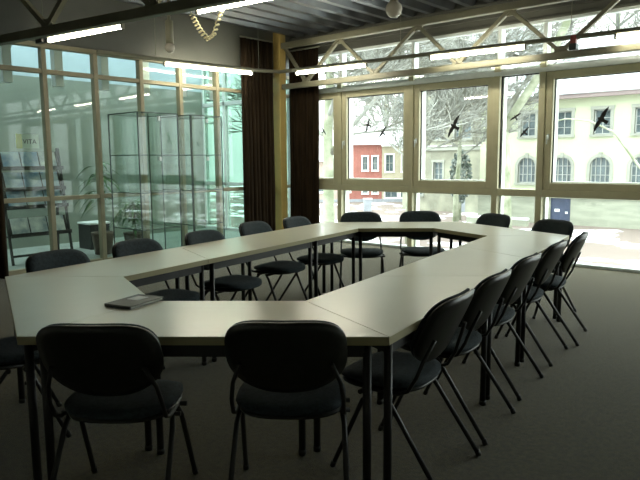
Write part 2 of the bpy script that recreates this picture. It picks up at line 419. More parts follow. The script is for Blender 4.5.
# ------------------------------------------------------------------ curtains
def curtain(name, label, a, b_, z0, z1, folds, amp, th=.012):
    a = Vector(a); b_ = Vector(b_); d = (b_-a); L = d.length; d.normalize(); nrm = Vector((-d.y, d.x))
    t = thing(name, label, 'curtain', (a.x, a.y, 0), math.atan2(d.y, d.x))
    bm = BM(); n = folds*10; rows = 8; g = []
    for j in range(rows+1):
        z = z0+(z1-z0)*j/rows; row = []
        for i in range(n+1):
            s = i/n; ph = 2*math.pi*folds*s
            am = amp*(1-.35*(j/rows))*(1+.3*math.sin(3.1*s*folds))
            row.append(bm.verts.new((s*L + .012*math.sin(ph*1.0+1.3+.15*j), am*math.sin(ph+.25*math.sin(j*.9+s*9)), z)))
        g.append(row)
    for j in range(rows):
        for i in range(n):
            f = bm.faces.new((g[j][i], g[j][i+1], g[j+1][i+1], g[j+1][i])); f.smooth = True
    o = obj('cloth', bm, M['curtain'], t)
    md = o.modifiers.new('thick', 'SOLIDIFY'); md.thickness = th; md.offset = 0
    bm = BM(); tube(bm, [(-.03, 0, z1+.02), (L+.03, 0, z1+.02)], .014, 8); obj('curtain_rail', bm, M['rail'], t)
    return t
curtain('curtain', 'dark brown pleated curtain hanging left of the ochre column', (XL+.15, 7.31), (XL+.15, 8.02), .02, 3.52, 8, .045)
curtain('curtain', 'dark brown pleated curtain hanging right of the ochre column, beside the window', (-8.16, 8.50), (-7.45, 8.50), .02, 3.42, 9, .04)
curtain('curtain', 'dark curtain edge at the far left end of the glass partition', (XL+.17, 2.67), (XL+.17, 3.25), .02, 2.9, 5, .04)

# ------------------------------------------------------------------ tables
TH = 39.3675
def U(a): a = R(TH+a); return Vector((math.cos(a), math.sin(a)))
aL, bL = 1.493, .732; cL = aL-bL; dT = bL*math.sin(R(60)); HT = .78
FL = Vector((-2.524, 1.03)); FR = FL+aL*U(0); SI = FR+bL*U(120); FI = SI-cL*U(0); IL = FI+cL*U(120)
OR = FR+(2*aL+cL)*U(60); OFR = OR+aL*U(120); OFM = OFR+aL*U(180); OL = OFM+(2*aL+cL)*U(240); FARL = IL+(2*cL+aL)*U(60)
def make_table():
    t = thing('trapezoid_table', '', 'table', group='trapezoid tables of the ring')
    e = .0015
    poly = [(-aL/2+2*e, -dT/2+e), (aL/2-2*e, -dT/2+e), (cL/2-e, dT/2-e), (-cL/2+e, dT/2-e)]
    bm = BM(); prism(bm, poly, lambda x, y: (x, y, HT-.036), lambda x, y: (x, y, HT-.003)); o = obj('edge_band', bm, M['tedge'], t)
    bm = BM(); prism(bm, poly, lambda x, y: (x, y, HT-.003), lambda x, y: (x, y, HT)); obj('tabletop', bm, M['table'], t)
    ins = [(-aL/2+.085, -dT/2+.045), (aL/2-.085, -dT/2+.045), (cL/2-.02, dT/2-.05), (-cL/2+.02, dT/2-.05)]
    bm = BM()
    for i in range(4):
        p, q = ins[i], ins[(i+1) % 4]
        bar(bm, (p[0], p[1], HT-.066), (q[0], q[1], HT-.066), .025, .055)
    obj('frame', bm, M['black'], t)
    for p in ins:
        bm = BM(); tube(bm, [(p[0], p[1], .012), (p[0], p[1], HT-.03)], .018, 12)
        lg = obj('leg', bm, M['black'], t)
        bm = BM(); lathe(bm, [(.02, 0), (.021, .02), (.017, .03)], 12, (p[0], p[1], 0)); obj('foot_cap', bm, M['shell'], lg)
    return t
def frame_of(P, ang):   # long edge starts at P, direction ang, body on its left
    c = P + U(ang)*(aL/2) + U(ang+90)*(dT/2); return (c.x, c.y, 0), R(TH+ang)
spec = [
    (FL, 0, 'pale trapezoid table nearest the camera, two dark chair backs at its front edge'),
    (FR, 60, 'pale trapezoid table at front right, its seam meeting the nearest table'),
    (SI+(cL+aL)*U(60), 240, 'pale trapezoid table in the middle of the right row'),
    (FR+(aL+cL)*U(60), 60, 'pale trapezoid table at the far end of the right row'),
    (OR, 120, 'pale trapezoid table at the far right corner by the windows'),
    (OFR, 180, 'pale trapezoid table at the far end below the window with the red house'),
    (OFM, 240, 'pale trapezoid table at the far end of the left row near the column'),
    (IL+cL*U(60), 60, 'pale trapezoid table in the middle of the left row'),
    (OL+aL*U(60), 240, 'pale trapezoid table at the near end of the left row by the brochure rack'),
    (OL, 300, 'pale trapezoid table at the left corner of the ring, under the grey booklet'),
]
T0 = make_table()
for i, (P, ang, l) in enumerate(spec):
    loc, rz = frame_of(P, ang)
    if i == 0: T0.location = loc; T0.rotation_euler = (0, 0, rz); T0['label'] = l
    else: dup(T0, loc, rz, l)

# ------------------------------------------------------------------ chairs
def pad(bm, fn, nx=20, ny=20, ex=2.8, thick=lambda u, v: .03):
    """closed superellipse cushion: fn(u,v,w) maps unit disc coords and side w to 3d"""
    top = {}; 
    def disc(r, k):
        a = 2*math.pi*k/nx; cx, sy = math.cos(a), math.sin(a)
        e_ = ex(sy) if callable(ex) else ex
        return (r*math.copysign(abs(cx)**(2/e_), cx), r*math.copysign(abs(sy)**(2/e_), sy))
    radii = [i/6 for i in range(1, 7)]
    rings = []
    for side in (1, -1):
        cen = bm.verts.new(fn(0, 0, side, 0)); rs = []
        for rr_ in radii: rs.append([bm.verts.new(fn(*disc(rr_, k), side, rr_)) for k in range(nx)])
        for k in range(nx):
            f = bm.faces.new((cen, rs[0][k], rs[0][(k+1) % nx])); f.smooth = True
        for a_, b_ in zip(rs, rs[1:]):
            for k in range(nx):
                f = bm.faces.new((a_[k], b_[k], b_[(k+1) % nx], a_[(k+1) % nx])); f.smooth = True
        rings.append(rs[-1])
    for k in range(nx):
        f = bm.faces.new((rings[0][k], rings[1][k], rings[1][(k+1) % nx], rings[0][(k+1) % nx])); f.smooth = True
    return bm
TILT = R(25)
def backpt(x, h, d):  # x across, h up along the back from its centre, d forward of the shell
    zc, yc = .708, -.205
    curve = .75*x*x      # wraps forward at the sides
    y = yc - h*math.sin(TILT) + (d+curve)*math.cos(TILT); z = zc + h*math.cos(TILT) + (d+curve)*math.sin(TILT)*.6
    return (x, y, z)
def make_chair():
    t = thing('meeting_chair', '', 'chair', group='dark meeting chairs round the tables')
    dome = lambda r_: max(0., 1-r_**4)**.5
    bm = BM(); pad(bm, lambda u, v, s, r_: (u*.236*(1-.04*v), v*.222+.09, .450 + (s*(.008+.020*dome(r_))) - .02*max(0, v-.5)**2*4 + .012*abs(u)**2), 28)
    obj('seat', bm, M['fabric'], t)
    bm = BM(); pad(bm, lambda u, v, s, r_: (u*.228, v*.213+.09, .422 + (.012 if s > 0 else -.014*dome(r_))), 28)
    obj('seat_shell', bm, M['shell'], t)
    W, H = .242, .180
    def shape(u, v): return (u*W*(1 - (.06 if v < 0 else .05)*v*v), v*H)
    ex = lambda v: 3.7 if v >= 0 else 2.5
    bm = BM(); pad(bm, lambda u, v, s, r_: backpt(*shape(u*.97, v*.97), .020 + (s*.018*dome(r_) + s*.006)), 40, ex=ex)
    obj('backrest', bm, M['fabric'], t)
    bm = BM(); pad(bm, lambda u, v, s, r_: backpt(*shape(u, v), -.006 + (.010 if s > 0 else -.012*dome(r_) - .004)), 40, ex=ex)
    obj('back_shell', bm, M['shell'], t)
    for s in (-1, 1):
        ax, ay, az = s*.224, .03, .425
        bm = BM(); tube(bm, [(ax*.98, ay+.05, az-.012), (ax*1.02, ay+.09, az-.06), (s*.242, .275, .012)], .0115, 10)
        lg = obj('leg', bm, M['black'], t)
        bm = BM(); tube(bm, [(s*.241, .269, .03), (s*.2425, .279, .001)], .0145, 8); obj('foot_cap', bm, M['shell'], lg)
        bm = BM(); tube(bm, [(ax*.98, ay-.02, az-.012), (ax*1.02, ay-.06, az-.06), (s*.242, -.275, .012)], .0115, 10)
        lg = obj('leg', bm, M['black'], t)
        bm = BM(); tube(bm, [(s*.2405, -.267, .03), (s*.2425, -.279, .001)], .0145, 8); obj('foot_cap', bm, M['shell'], lg)
        bm = BM(); tube(bm, [(ax, ay+.05, az), (s*.226, -.06, .428), (s*.227, -.11, .45), (s*.226, -.15, .52), (s*.214, -.178, .60), (s*.18, -.215, .69)], .009, 10)
        obj('back_support', bm, M['black'], t)
    for y in (.01, .12):
        bm = BM(); tube(bm, [(-.255, y, .411), (.255, y, .411)], .011, 8); obj('crossbar', bm, M['black'], t)
    return t
C0 = make_chair(); used = [False]
def chair(x, y, ang, label, turn=0.):
    """x,y: top centre of the backrest; ang: table-ring direction the chair faces"""
    x *= .924; y *= .924
    f = U(ang); yaw = math.atan2(f.y, f.x) - math.pi/2 + R(turn)
    top = Matrix.Rotation(yaw, 2) @ Vector((0, -.262))
    loc = (x-top.x, y-top.y, 0)
    if not used[0]:
        used[0] = True; C0.location = loc; C0.rotation_euler = (0, 0, yaw); C0['label'] = label
    else: dup(C0, loc, yaw, label)
chair(-2.318, 1.236, 90, 'dark chair seen from behind at lower left, nearest the camera')
chair(-1.748, 1.77, 90, 'dark chair seen from behind at the bottom centre, nearest the camera')
RR = [(x/.924, y/.924) for x, y in ((-1.34, 2.50), (-1.43, 3.11), (-1.54, 3.80), (-1.64, 4.55), (-1.68, 5.16))]
rl_ = ['dark chair nearest the camera in the right row', 'second dark chair from the camera in the right row', 'middle dark chair of the right row, third of five',
       'fourth dark chair of the right row, second from its far end', 'dark chair at the far end of the right row, close to the windows']
for (x, y), l, tn in zip(RR, rl_, (-2, -2, -3, -2, 2)): chair(x, y, 150, l, tn)
LL = [(-4.49, 2.13), (-4.59, 2.86), (-4.67, 3.63), (-4.92, 4.5), (-4.96, 5.19)]
ll_ = ['dark chair behind the left row, in front of the brochure rack', 'dark chair behind the left row, in front of the left glass case', 'middle dark chair behind the left row, in front of the right glass case',
       'dark chair behind the left row, in front of the left brown curtain', 'dark chair behind the left row, in front of the ochre column']
for (x, y), l in zip(LL, ll_): chair(x, y, 330, l)
chair(-4.74, 6.2, 270, 'dark chair at the far table below the window with the red house')
chair(-4.23, 6.75, 270, 'dark chair at the far table, right of the chair below the red house')
chair(-3.26, 6.93, 210, 'dark chair at the far right table, in front of the thick tree trunk')
chair(-2.44, 6.62, 210, 'dark chair at the far right table, in front of the blue street door')
chair(-3.85, 1.19, 30, 'dark chair cut by the left picture edge, at the left corner table')
# booklet on the table
t = thing('booklet', 'grey booklet lying on the left corner table by the ring opening', 'booklet', (-2.675, 1.667, HT), R(105))
obj('pages', box(BM(), -.113, .113, -.077, .077, .001, .012), M['bookpage'], t)
bm = BM(); box(bm, -.118, .118, -.082, .082, .012, .015); box(bm, -.118, .118, -.082, .082, 0, .001); box(bm, -.118, -.114, -.082, .082, 0.001, .012); obj('cover', bm, M['booklet'], t)
obj('cover_label', box(BM(), .0, .08, -.02, .05, .015, .0156), M['paperw'], t)

# ------------------------------------------------------------------ glass display cases
def case(label, y0, y1):
    x0, x1, zt = -8.16, -7.42, 2.12
    t = thing('display_case', label, 'display case', ((x0+x1)/2, (y0+y1)/2, 0), 0, 'glass display cases by the partition')
    hx, hy = (x1-x0)/2, (y1-y0)/2; e = .008
    obj('base', box(BM(), -hx, hx, -hy, hy, 0, .1), M['shell'], t, bevel=.006)
    bm = BM()
    for sx in (-1, 1):
        for sy in (-1, 1): box(bm, sx*hx-e*(sx > 0)*1.6, sx*hx+e*(sx < 0)*1.6, sy*hy-e*(sy > 0)*1.6, sy*hy+e*(sy < 0)*1.6, .1, zt)
    for sy in (-1, 1): box(bm, -hx, hx, sy*hy-e*(sy > 0), sy*hy+e*(sy < 0), zt, zt+.012)
    for sx in (-1, 1): box(bm, sx*hx-e*(sx > 0), sx*hx+e*(sx < 0), -hy, hy, zt, zt+.012)
    obj('frame', bm, M['caseedge'], t)
    obj('top_pane', box(BM(), -hx+e, hx-e, -hy+e, hy-e, zt+.002, zt+.01), M['caseg'], t)
    for n, b4 in (('side_pane', (-hx+.014, hx-.014, -hy+.002, -hy+.008)), ('side_pane', (-hx+.014, hx-.014, hy-.008, hy-.002)), ('back_pane', (-hx+.002, -hx+.008, -hy+.014, hy-.014))):
        obj(n, box(BM(), *b4, .1, zt), M['caseg'], t)
    d = obj('door', box(BM(), hx-.008, hx-.002, -hy+.014, hy-.014, .1, zt), M['caseg'], t)
    bm = BM()
    for z in (2.05, 1.50): box(bm, hx-.002, hx+.018, -.02, .02, z-.03, z+.03)
    obj('lock', bm, M['alu'], d, bevel=.005)
    for z in (.52, 1.03, 1.55):
        s = obj('shelf', box(BM(), -hx+.016, hx-.016, -hy+.016, hy-.016, z, z+.008), M['caseg'], t)
        bm = BM(); box(bm, hx-.018, hx-.015, -hy+.016, hy-.016, z-.001, z+.009); box(bm, -hx+.015, hx-.015, -hy+.013, -hy+.016, z-.001, z+.009); box(bm, -hx+.015, hx-.015, hy-.016, hy-.013, z-.001, z+.009)
        obj('shelf_edge', bm, M['caseedge'], s)
case('empty glass display case at the partition, the left one of two', 4.79, 5.45)
case('empty glass display case at the partition, the right one nearer the curtain', 5.66, 6.25)

# ------------------------------------------------------------------ hall contents
t = thing('brochure_rack', 'black sloping brochure rack in the hall behind the partition', 'rack', (-9.3, 4.2, 0))
for s in (-1, 1):
    bm = BM(); y = s*.45
    bar(bm, (.18, y, 0), (-.12, y, 1.68), .03, .03, (0, 1, 0)); bar(bm, (-.3, y, 0), (-.14, y, 1.68), .03, .03, (0, 1, 0)); bar(bm, (.1, y, .4), (-.27, y, .4), .025, .025)
    obj('side_frame', bm, M['black'], t)
bm = BM(); bar(bm, (.15, -.45, .12), (.15, .45, .12), .03, .03); obj('foot_bar', bm, M['black'], t)
tiers = [(.40, .05), (.80, -.01), (1.06, -.06), (1.36, -.10)]
bro = []
for z, x in tiers:
    bm = BM(); h = .26
    bar(bm, (x+.09, -.45, z), (x+.09, .45, z), .10, .015); 
    prism(bm, [(-.44, 0), (.44, 0), (.44, h), (-.44, h)], lambda y, k, x=x, z=z: (x+.05-.09*k/.26, y, z+k), lambda y, k, x=x, z=z: (x+.042-.09*k/.26, y, z+k))
    prism(bm, [(-.45, 0), (.45, 0), (.45, .05), (-.45, .05)], lambda y, k, x=x, z=z: (x+.14, y, z+k), lambda y, k, x=x, z=z: (x+.145, y, z+k))
    obj('shelf', bm, M['black'], t)
names = ['bottom', 'third', 'second', 'top']
for ti, (z, x) in enumerate(tiers):
    n = 3
    for k in range(n):
        y = 4.2 - .27 + .27*k
        bm = BM(); w_, h_ = .126, .25
        prism(bm, [(-w_, 0), (w_, 0), (w_, h_), (-w_, h_)], lambda a, c, x=x, z=z, y=y: (-9.3+x+.066-.09*c/.26, y+a, z+.010+c), lambda a, c, x=x, z=z, y=y: (-9.3+x+.058-.09*c/.26, y+a, z+.010+c))
        m_ = M['paperw'] if (ti == 0 or k == 2 and ti == 3) else M['paperb']
        tag(obj('brochure', bm, m_), ('white' if m_ is M['paperw'] else 'blue') + ' brochure on the %s tier of the black rack, %s in its row' % (names[ti], ('left', 'middle', 'right')[k]), 'brochure', 'brochures on the black rack')
t = thing('sign_board', 'pale green and yellow sign standing on top of the brochure rack', 'sign', (-9.42, 4.2, 1.67))
obj('board', box(BM(), -.006, .006, -.17, .17, .0, .21), M['papern'], t)
obj('colour_strip', box(BM(), .006, .008, -.17, -.08, 0.0, .21), M['papery'], t)
cu = bpy.data.curves.new('lettering', 'FONT'); cu.body = 'VITA'; cu.size = .095; cu.extrude = .001
tmp = bpy.data.objects.new('tmp_text', cu); COL.objects.link(tmp); bpy.context.view_layer.update()
me = bpy.data.meshes.new_from_object(tmp.evaluated_get(bpy.context.evaluated_depsgraph_get()))
bpy.data.objects.remove(tmp)
o = bpy.data.objects.new('lettering', me); COL.objects.link(o); me.materials.append(M['ink']); o.parent = t
o.rotation_euler = (R(90), 0, R(90)); o.location = (.008, -.07, .07)
def plant(label, x, y, zs, n, L, seed, pot_h=.35):
    rnd = random.Random(seed)
    t = thing('potted_plant', label, 'plant', (x, y, 0))
    bm = BM(); lathe(bm, [(.13, 0), (.17, pot_h*.9), (.18, pot_h), (.15, pot_h), (.14, pot_h-.04)], 18); obj('pot', bm, M['pot'], t)
    bm = BM(); tube(bm, [(0, 0, pot_h-.05), (.01, .01, zs)], [.02, .015], 8); obj('stem', bm, M['pot'], t)
    bm = BM()
    for i in range(n):
        a = rnd.uniform(0, 6.28); el = rnd.uniform(.2, 1.4); l = L*rnd.uniform(.6, 1.1); z0 = zs - rnd.random()*(zs-pot_h)*.7
        d = Vector((math.cos(a), math.sin(a), 0)); s = Vector((-d.y, d.x, 0)); prev = None; wd = .03*rnd.uniform(.7, 1.4)
        for k in range(7):
            u = k/6; p = d*(l*u*math.cos(el*(1-u*.2))) + Vector((0, 0, z0 + l*(math.sin(el)*u - .9*u*u)))
            w_ = wd*math.sin(math.pi*min(1, u*.9+.1))+.001
            cur = (bm.verts.new(p+s*w_), bm.verts.new(p-s*w_))
            if prev: f = bm.faces.new((prev[0], prev[1], cur[1], cur[0])); f.smooth = True
            prev = cur
    o = obj('foliage', bm, M['leaf'], t); md = o.modifiers.new('thick', 'SOLIDIFY'); md.thickness = .002
plant('tall dim potted plant in the hall, behind the second tan mullion', -9.15, 5.18, 1.4, 46, .45, 3)
plant('leafy green potted plant in the hall, seen through the left glass case', -9.1, 5.72, .78, 60, .42, 5, .3)
t = thing('hall_cabinet', 'low dark cabinet with a white top in the hall, left of the plants', 'cabinet', (-9.9, 5.45, 0))
obj('body', box(BM(), -.2, .2, -.18, .18, 0, .42), M['black'], t, bevel=.008)
obj('top', box(BM(), -.21, .21, -.19, .19, .42, .45), M['white'], t, bevel=.005)

# ------------------------------------------------------------------ birds of prey on the panes
BIRD = [(0, 0), (.05, .055), (.18, .075), (.34, .05), (.5, -.02), (.43, -.045), (.30, -.05), (.2, -.075), (.1, -.07), (.055, -.10), (.05, -.16), (.075, -.26), (.02, -.275), (-.02, -.275), (-.075, -.26), (-.05, -.16),
        (-.055, -.10), (-.1, -.07), (-.2, -.075), (-.30, -.05), (-.43, -.045), (-.5, -.02), (-.34, .05), (-.18, .075), (-.05, .055)]
BIRD[0] = (0, .13); BIRD.insert(1, (.035, .1)); BIRD.append((-.035, .1))
def bird(label, x, z, dx, dz, flip=1):
    L = math.hypot(dx, dz); c, s = dx/L, dz/L
    bm = BM()
    f = lambda yy: (lambda u, v: (L*(u*c - v*flip*s), yy, L*(u*s + v*flip*c)))
    prism(bm, BIRD, f(-.001), f(.001))
    tag(obj('bird_decal', bm, M['decal'], loc=(x, YW-.0056, z)), label, 'decal', 'black bird decals on the windows')
bird('small black bird decal on the pane beside the right curtain', -7.48, 1.99, -.12, .15, -1)
bird('left bird decal of the pair on the pane before the red house', -6.49, 2.05, .08, .24)
bird('lower right bird decal of the pair on the pane before the red house', -6.18, 1.92, .16, .20)
bird('large black bird decal in the middle window pane', -4.85, 1.97, .2, .35)
bird('small black bird decal on the narrow fixed pane, the upper left one', -3.86, 2.06, .17, .10)
bird('small black bird decal on the narrow fixed pane, the lower right one', -3.72, 1.84, .14, .15)
bird('large black bird decal in the right window before the yellow facade', -2.69, 1.97, .18, .33)

# ------------------------------------------------------------------ outside
G = -2.62
struct('ground', box(BM(), -90, 40, YW+.5, 110, G-.3, G), M['ground'])
struct('wall_plinth', box(BM(), HX-.2, XR+.1, YW-.1, YW+.1, G, -.2), M['stone'])
def holed_wall(bm, x0, x1, z0, z1, holes, ya, yb):
    xs = sorted({x0, x1, *[h[0] for h in holes], *[h[1] for h in holes]}); zs = sorted({z0, z1, *[h[2] for h in holes], *[h[3] for h in holes]})
    for a, b_ in zip(xs, xs[1:]):
        for c, d in zip(zs, zs[1:]):
            mx, mz = (a+b_)/2, (c+d)/2
            if any(h[0] < mx < h[1] and h[2] < mz < h[3] for h in holes): continue
            box(bm, a, b_, ya, yb, c, d)
def win(parent, x0, x1, z0, z1, y, surround=None, arch=False, bars=(2, 3), sw=.18, glassm=None):
    """window set in an opening of a wall whose face is at y (towards -y)"""
    fr = BM(); t = .06
    box(fr, x0, x0+t, y+.12, y+.2, z0, z1); box(fr, x1-t, x1, y+.12, y+.2, z0, z1); box(fr, x0, x1, y+.12, y+.2, z1-t, z1); box(fr, x0, x1, y+.12, y+.2, z0, z0+t)
    for i in range(1, bars[0]): xx = x0+(x1-x0)*i/bars[0]; box(fr, xx-.022, xx+.022, y+.13, y+.19, z0, z1)
    for i in range(1, bars[1]): zz = z0+(z1-z0)*i/bars[1]; box(fr, x0, x1, y+.13, y+.19, zz-.018, zz+.018)
    f = obj('window', fr, M['bar'], parent)
    obj('pane', box(BM(), x0, x1, y+.2, y+.24, z0, z1), glassm or M['dglass'], f)
    if surround:
        s = BM(); cx = (x0+x1)/2
        if arch:
            r_ = (x1-x0)/2; zs = z1-r_; n = 14
            inner = [(cx+r_*math.cos(math.pi*i/n), zs+r_*math.sin(math.pi*i/n)) for i in range(n+1)]
            outer = [(cx+(r_+sw)*math.cos(math.pi*i/n), zs+(r_+sw)*math.sin(math.pi*i/n)) for i in range(n+1)]
            corner = [(x1, z1+.001) if i < n/2 else (x0, z1+.001) for i in range(n+1)]
            corner[n//2] = (cx, z1+.001)
            for i in range(n):
                prism(s, [inner[i], outer[i], outer[i+1], inner[i+1]], lambda a, c: (a, y-.05, c), lambda a, c: (a, y+.11, c))
            for i in range(n):
                q = [inner[i], (min(max(inner[i][0], x0), x1), z1), (inner[i+1][0], z1), inner[i+1]]
                if q[0][1] > z1-1e-4 and q[3][1] > z1-1e-4: continue
                prism(s, q, lambda a, c: (a, y, c), lambda a, c: (a, y+.18, c))
            box(s, x0-sw, x0, y-.05, y+.1, z0, zs); box(s, x1, x1+sw, y-.05, y+.1, z0, zs)
            box(s, cx-.1, cx+.1, y-.09, y, z1-.02, z1+sw+.1)
        else:
            box(s, x0-sw, x0, y-.05, y+.1, z0, z1); box(s, x1, x1+sw, y-.05, y+.1, z0, z1); box(s, x0-sw*1.2, x1+sw*1.2, y-.07, y+.1, z1, z1+sw*1.1)
        box(s, x0-sw*1.2, x1+sw*1.2, y-.1, y+.1, z0-.13, z0)
        obj('window_surround', s, surround, f)
# yellow house across the street
YF = 38.75
bt = thing('yellow_house', 'pale yellow house with arched windows and a snowy roof across the street', 'building')
axs = [-16.38 - 2.22*1, -16.38, -14.12, -11.88, -9.72, -7.5, -5.3, -3.1]
axs = [-16.38 + 2.23*i for i in range(0, 8)]
holes = []
for x in axs:
    holes.append((x-.56, x+.56, -.10, 1.50)); holes.append((x-.46, x+.46, 2.82, 4.25))
bm = BM(); holed_wall(bm, -19.6, 2.5, -.88, 5.0, holes, YF, YF+.4)
box(bm, -19.6, 2.5, YF+.4, YF+.5, -.88, 5.0); box(bm, -19.6, -19.2, YF+.4, YF+9, G, 5.0)
obj('wall', bm, M['yfac'], bt)
bm = BM(); holed_wall(bm, -19.65, 2.5, G, -.9, [(-14.75, -13.5, G, -.95)], YF-.08, YF+.42); box(bm, -19.7, 2.5, YF-.16, YF+.1, -1.0, -.86)
obj('plinth', bm, M['stone'], bt)
obj('snow_ledge', box(BM(), -13.4, 2.5, YF-.2, YF-.02, -.86, -.80), M['snow'], bt)
d = obj('door', box(BM(), -14.75, -13.5, YF+.05, YF+.15, G, -.95), M['bdoor'], bt)
bm = BM(); box(bm, -14.5, -14.2, YF+.03, YF+.05, -1.85, -1.68); box(bm, -13.85, -13.7, YF+.03, YF+.05, -1.95, -1.83); obj('notice', bm, M['white'], d)
for x in axs:
    win(bt, x-.56, x+.56, -.10, 1.50, YF, M['surround'], True, (4, 3)); win(bt, x-.46, x+.46, 2.82, 4.25, YF, M['surround'], False, (2, 3))
bm = BM(); box(bm, -20, 2.9, YF-.45, YF+.05, 4.98, 5.22); obj('gutter', bm, M['gutter'], bt)
bm = BM(); prism(bm, [(YF-.5, 5.2), (YF-.5, 5.42), (YF+5.5, 9.6), (YF+11.5, 5.2)], lambda y, z: (-19.9, y, z), lambda y, z: (2.9, y, z)); obj('roof', bm, M['slate'], bt)
bm = BM(); bar(bm, (-20, YF-.52, 5.34), (2.9, YF-.52, 5.34), .12, .2); obj('eave_snow', bm, M['snow'], bt)
# weathered stone house left of it
YM = 43.0
bt = thing('stone_house', 'weathered grey stone house behind the street tree, between the red and yellow houses', 'building')
hs = [(-23.9, -22.55, 2.95, 4.35), (-23.9, -22.9, -2.6, -1.0), (-27.6, -26.7, 2.95, 4.35), (-27.6, -26.7, -1.4, -.2), (-25.7, -24.9, 2.95, 4.35), (-25.7, -24.9, -.2, 1.2), (-21.6, -20.9, 2.95, 4.35)]
bm = BM(); holed_wall(bm, -28.6, -20.2, G, 9.2, hs, YM, YM+.4); box(bm, -28.6, -20.2, YM+.4, YM+.5, G, 9.2); box(bm, -28.6, -28.2, YM+.4, YM+8, G, 9.2); box(bm, -20.6, -20.2, YM+.4, YM+8, G, 9.2)
obj('wall', bm, M['beige'], bt)
bm = BM(); box(bm, -28.7, -20.1, YM-.15, YM, 2.1, 2.4); box(bm, -28.7, -20.1, YM-.2, YM, -.7, -.45); obj('cornice', bm, M['surround'], bt)
obj('ledge_snow', box(BM(), -28.7, -20.1, YM-.2, YM-.02, 2.4, 2.46), M['snow'], bt)
for h in hs:
    if h[2] < -2: 
        dd = obj('door', box(BM(), h[0], h[1], YM+.2, YM+.3, h[2], h[3]), M['cabinet'], bt)
    else: win(bt, *h, YM, M['surround'], False, (2, 3), .15)
bm = BM(); prism(bm, [(YM-.4, 9.2), (YM-.4, 9.45), (YM+4, 12.5), (YM+9, 9.2)], lambda y, z: (-29, y, z), lambda y, z: (-20.15, y, z)); obj('roof', bm, M['slate'], bt)
# row of small houses across the square: red, cream, pink (faces turned towards the square)
ang = math.atan2(2.0, 2.3)
def rowhouse(name, label, w, hgt, wallm, wins, loc, roofm, low=None, extra=None):
    t = thing(name, label, 'building', loc, ang, 'small houses across the square')
    bm = BM(); holed_wall(bm, 0, w, 0, hgt, wins, 0, .4); box(bm, 0, w, .4, 6, 0, hgt); obj('wall', bm, wallm, t)
    for h in wins: win(t, *h, 0, M['white'], False, (2, 2), .1)
    bm = BM(); prism(bm, [(-.35, hgt), (-.35, hgt+.2), (3, hgt+2.0), (6.3, hgt)], lambda y, z: (-.1, y, z), lambda y, z: (w+.1, y, z)); obj('roof', bm, roofm, t)
    obj('plinth', box(BM(), -.02, w+.02, -.1, 0, 0, .28), M['cabinet'], t)
    return t
RL = Vector((-37.7, 46.95, G)); dv = Vector((math.cos(ang), math.sin(ang), 0))
rowhouse('red_house', 'small red house with white framed windows across the square', 3.45, 5.45, M['brick'], [(.1, .4, 1.0, 3.0), (1.6, 2.1, 3.05, 4.35), (2.55, 3.05, 3.05, 4.35), (1.6, 2.1, .85, 1.65), (2.55, 3.05, .85, 1.65)], RL, M['snow'])
rowhouse('cream_house', 'small cream house right of the red house across the square', 3.4, 5.3, M['cream'], [(.35, 1.1, 2.9, 4.5), (1.9, 2.7, 2.9, 4.5), (.3, 1.5, .4, 1.9), (1.8, 3.1, .4, 1.9)], RL+dv*3.47, M['snow'])
t = rowhouse('pink_house', 'pale pink house seen beside the right curtain, left of the red house', 4.6, 3.9, M['pink'], [(2.2, 2.95, 1.0, 2.2)], RL-dv*4.9, M['snow'])
def at(x, y): return (x, y, G)
t = thing('street_cabinet', 'dark grey street cabinet standing in front of the red house', 'cabinet', at(-29.6, 39.6), .7)
obj('body', box(BM(), -.32, .32, -.2, .2, 0, .95), M['cabinet'], t, bevel=.02); obj('cap', box(BM(), -.36, .36, -.24, .24, .95, 1.02), M['snow'], t, bevel=.02)
# low wall with snow
t = thing('garden_wall', 'low stone garden wall with a snow cap at the foot of the yellow house', 'wall', at(-17.2, 36.4), 0)
obj('masonry', box(BM(), -2.0, 2.0, -.15, .15, 0, .35), M['stone'], t); obj('snow_cap', box(BM(), -2.03, 2.03, -.18, .18, .35, .5), M['snow'], t, bevel=.05)

# ------------------------------------------------------------------ trees
def grow(bm, p, d, L, r_, lev, rnd, up=.12, spread=.75, nb=4):
    n = 4; pts = [p.copy()]; rs = [r_]; dd = d.copy()
    kids = []
    for i in range(n):
        dd = (dd + Vector((rnd.uniform(-1, 1), rnd.uniform(-1, 1), rnd.uniform(-.6, 1)+up))*.17).normalized()
        p = p + dd*(L/n); pts.append(p.copy()); rs.append(r_*(1-.62*(i+1)/n))
        if lev and i >= 0: kids.append((p.copy(), dd.copy(), rs[-1]))
    tube(bm, pts, rs, 6 if lev > 2 else 4 if lev > 0 else 3, cap=False)
    if lev:
        for kp, kd, kr in kids:
            for _ in range(nb-2 if lev > 1 else 2):
                ax = Vector((rnd.gauss(0, 1), rnd.gauss(0, 1), rnd.gauss(0, 1)))
                nd = (kd + ax.normalized()*spread).normalized()
                if nd.z < -.3: nd.z *= -.3
                grow(bm, kp, nd, L*rnd.uniform(.5, .72), max(kr*.62, .017), lev-1, rnd, up, spread, nb)
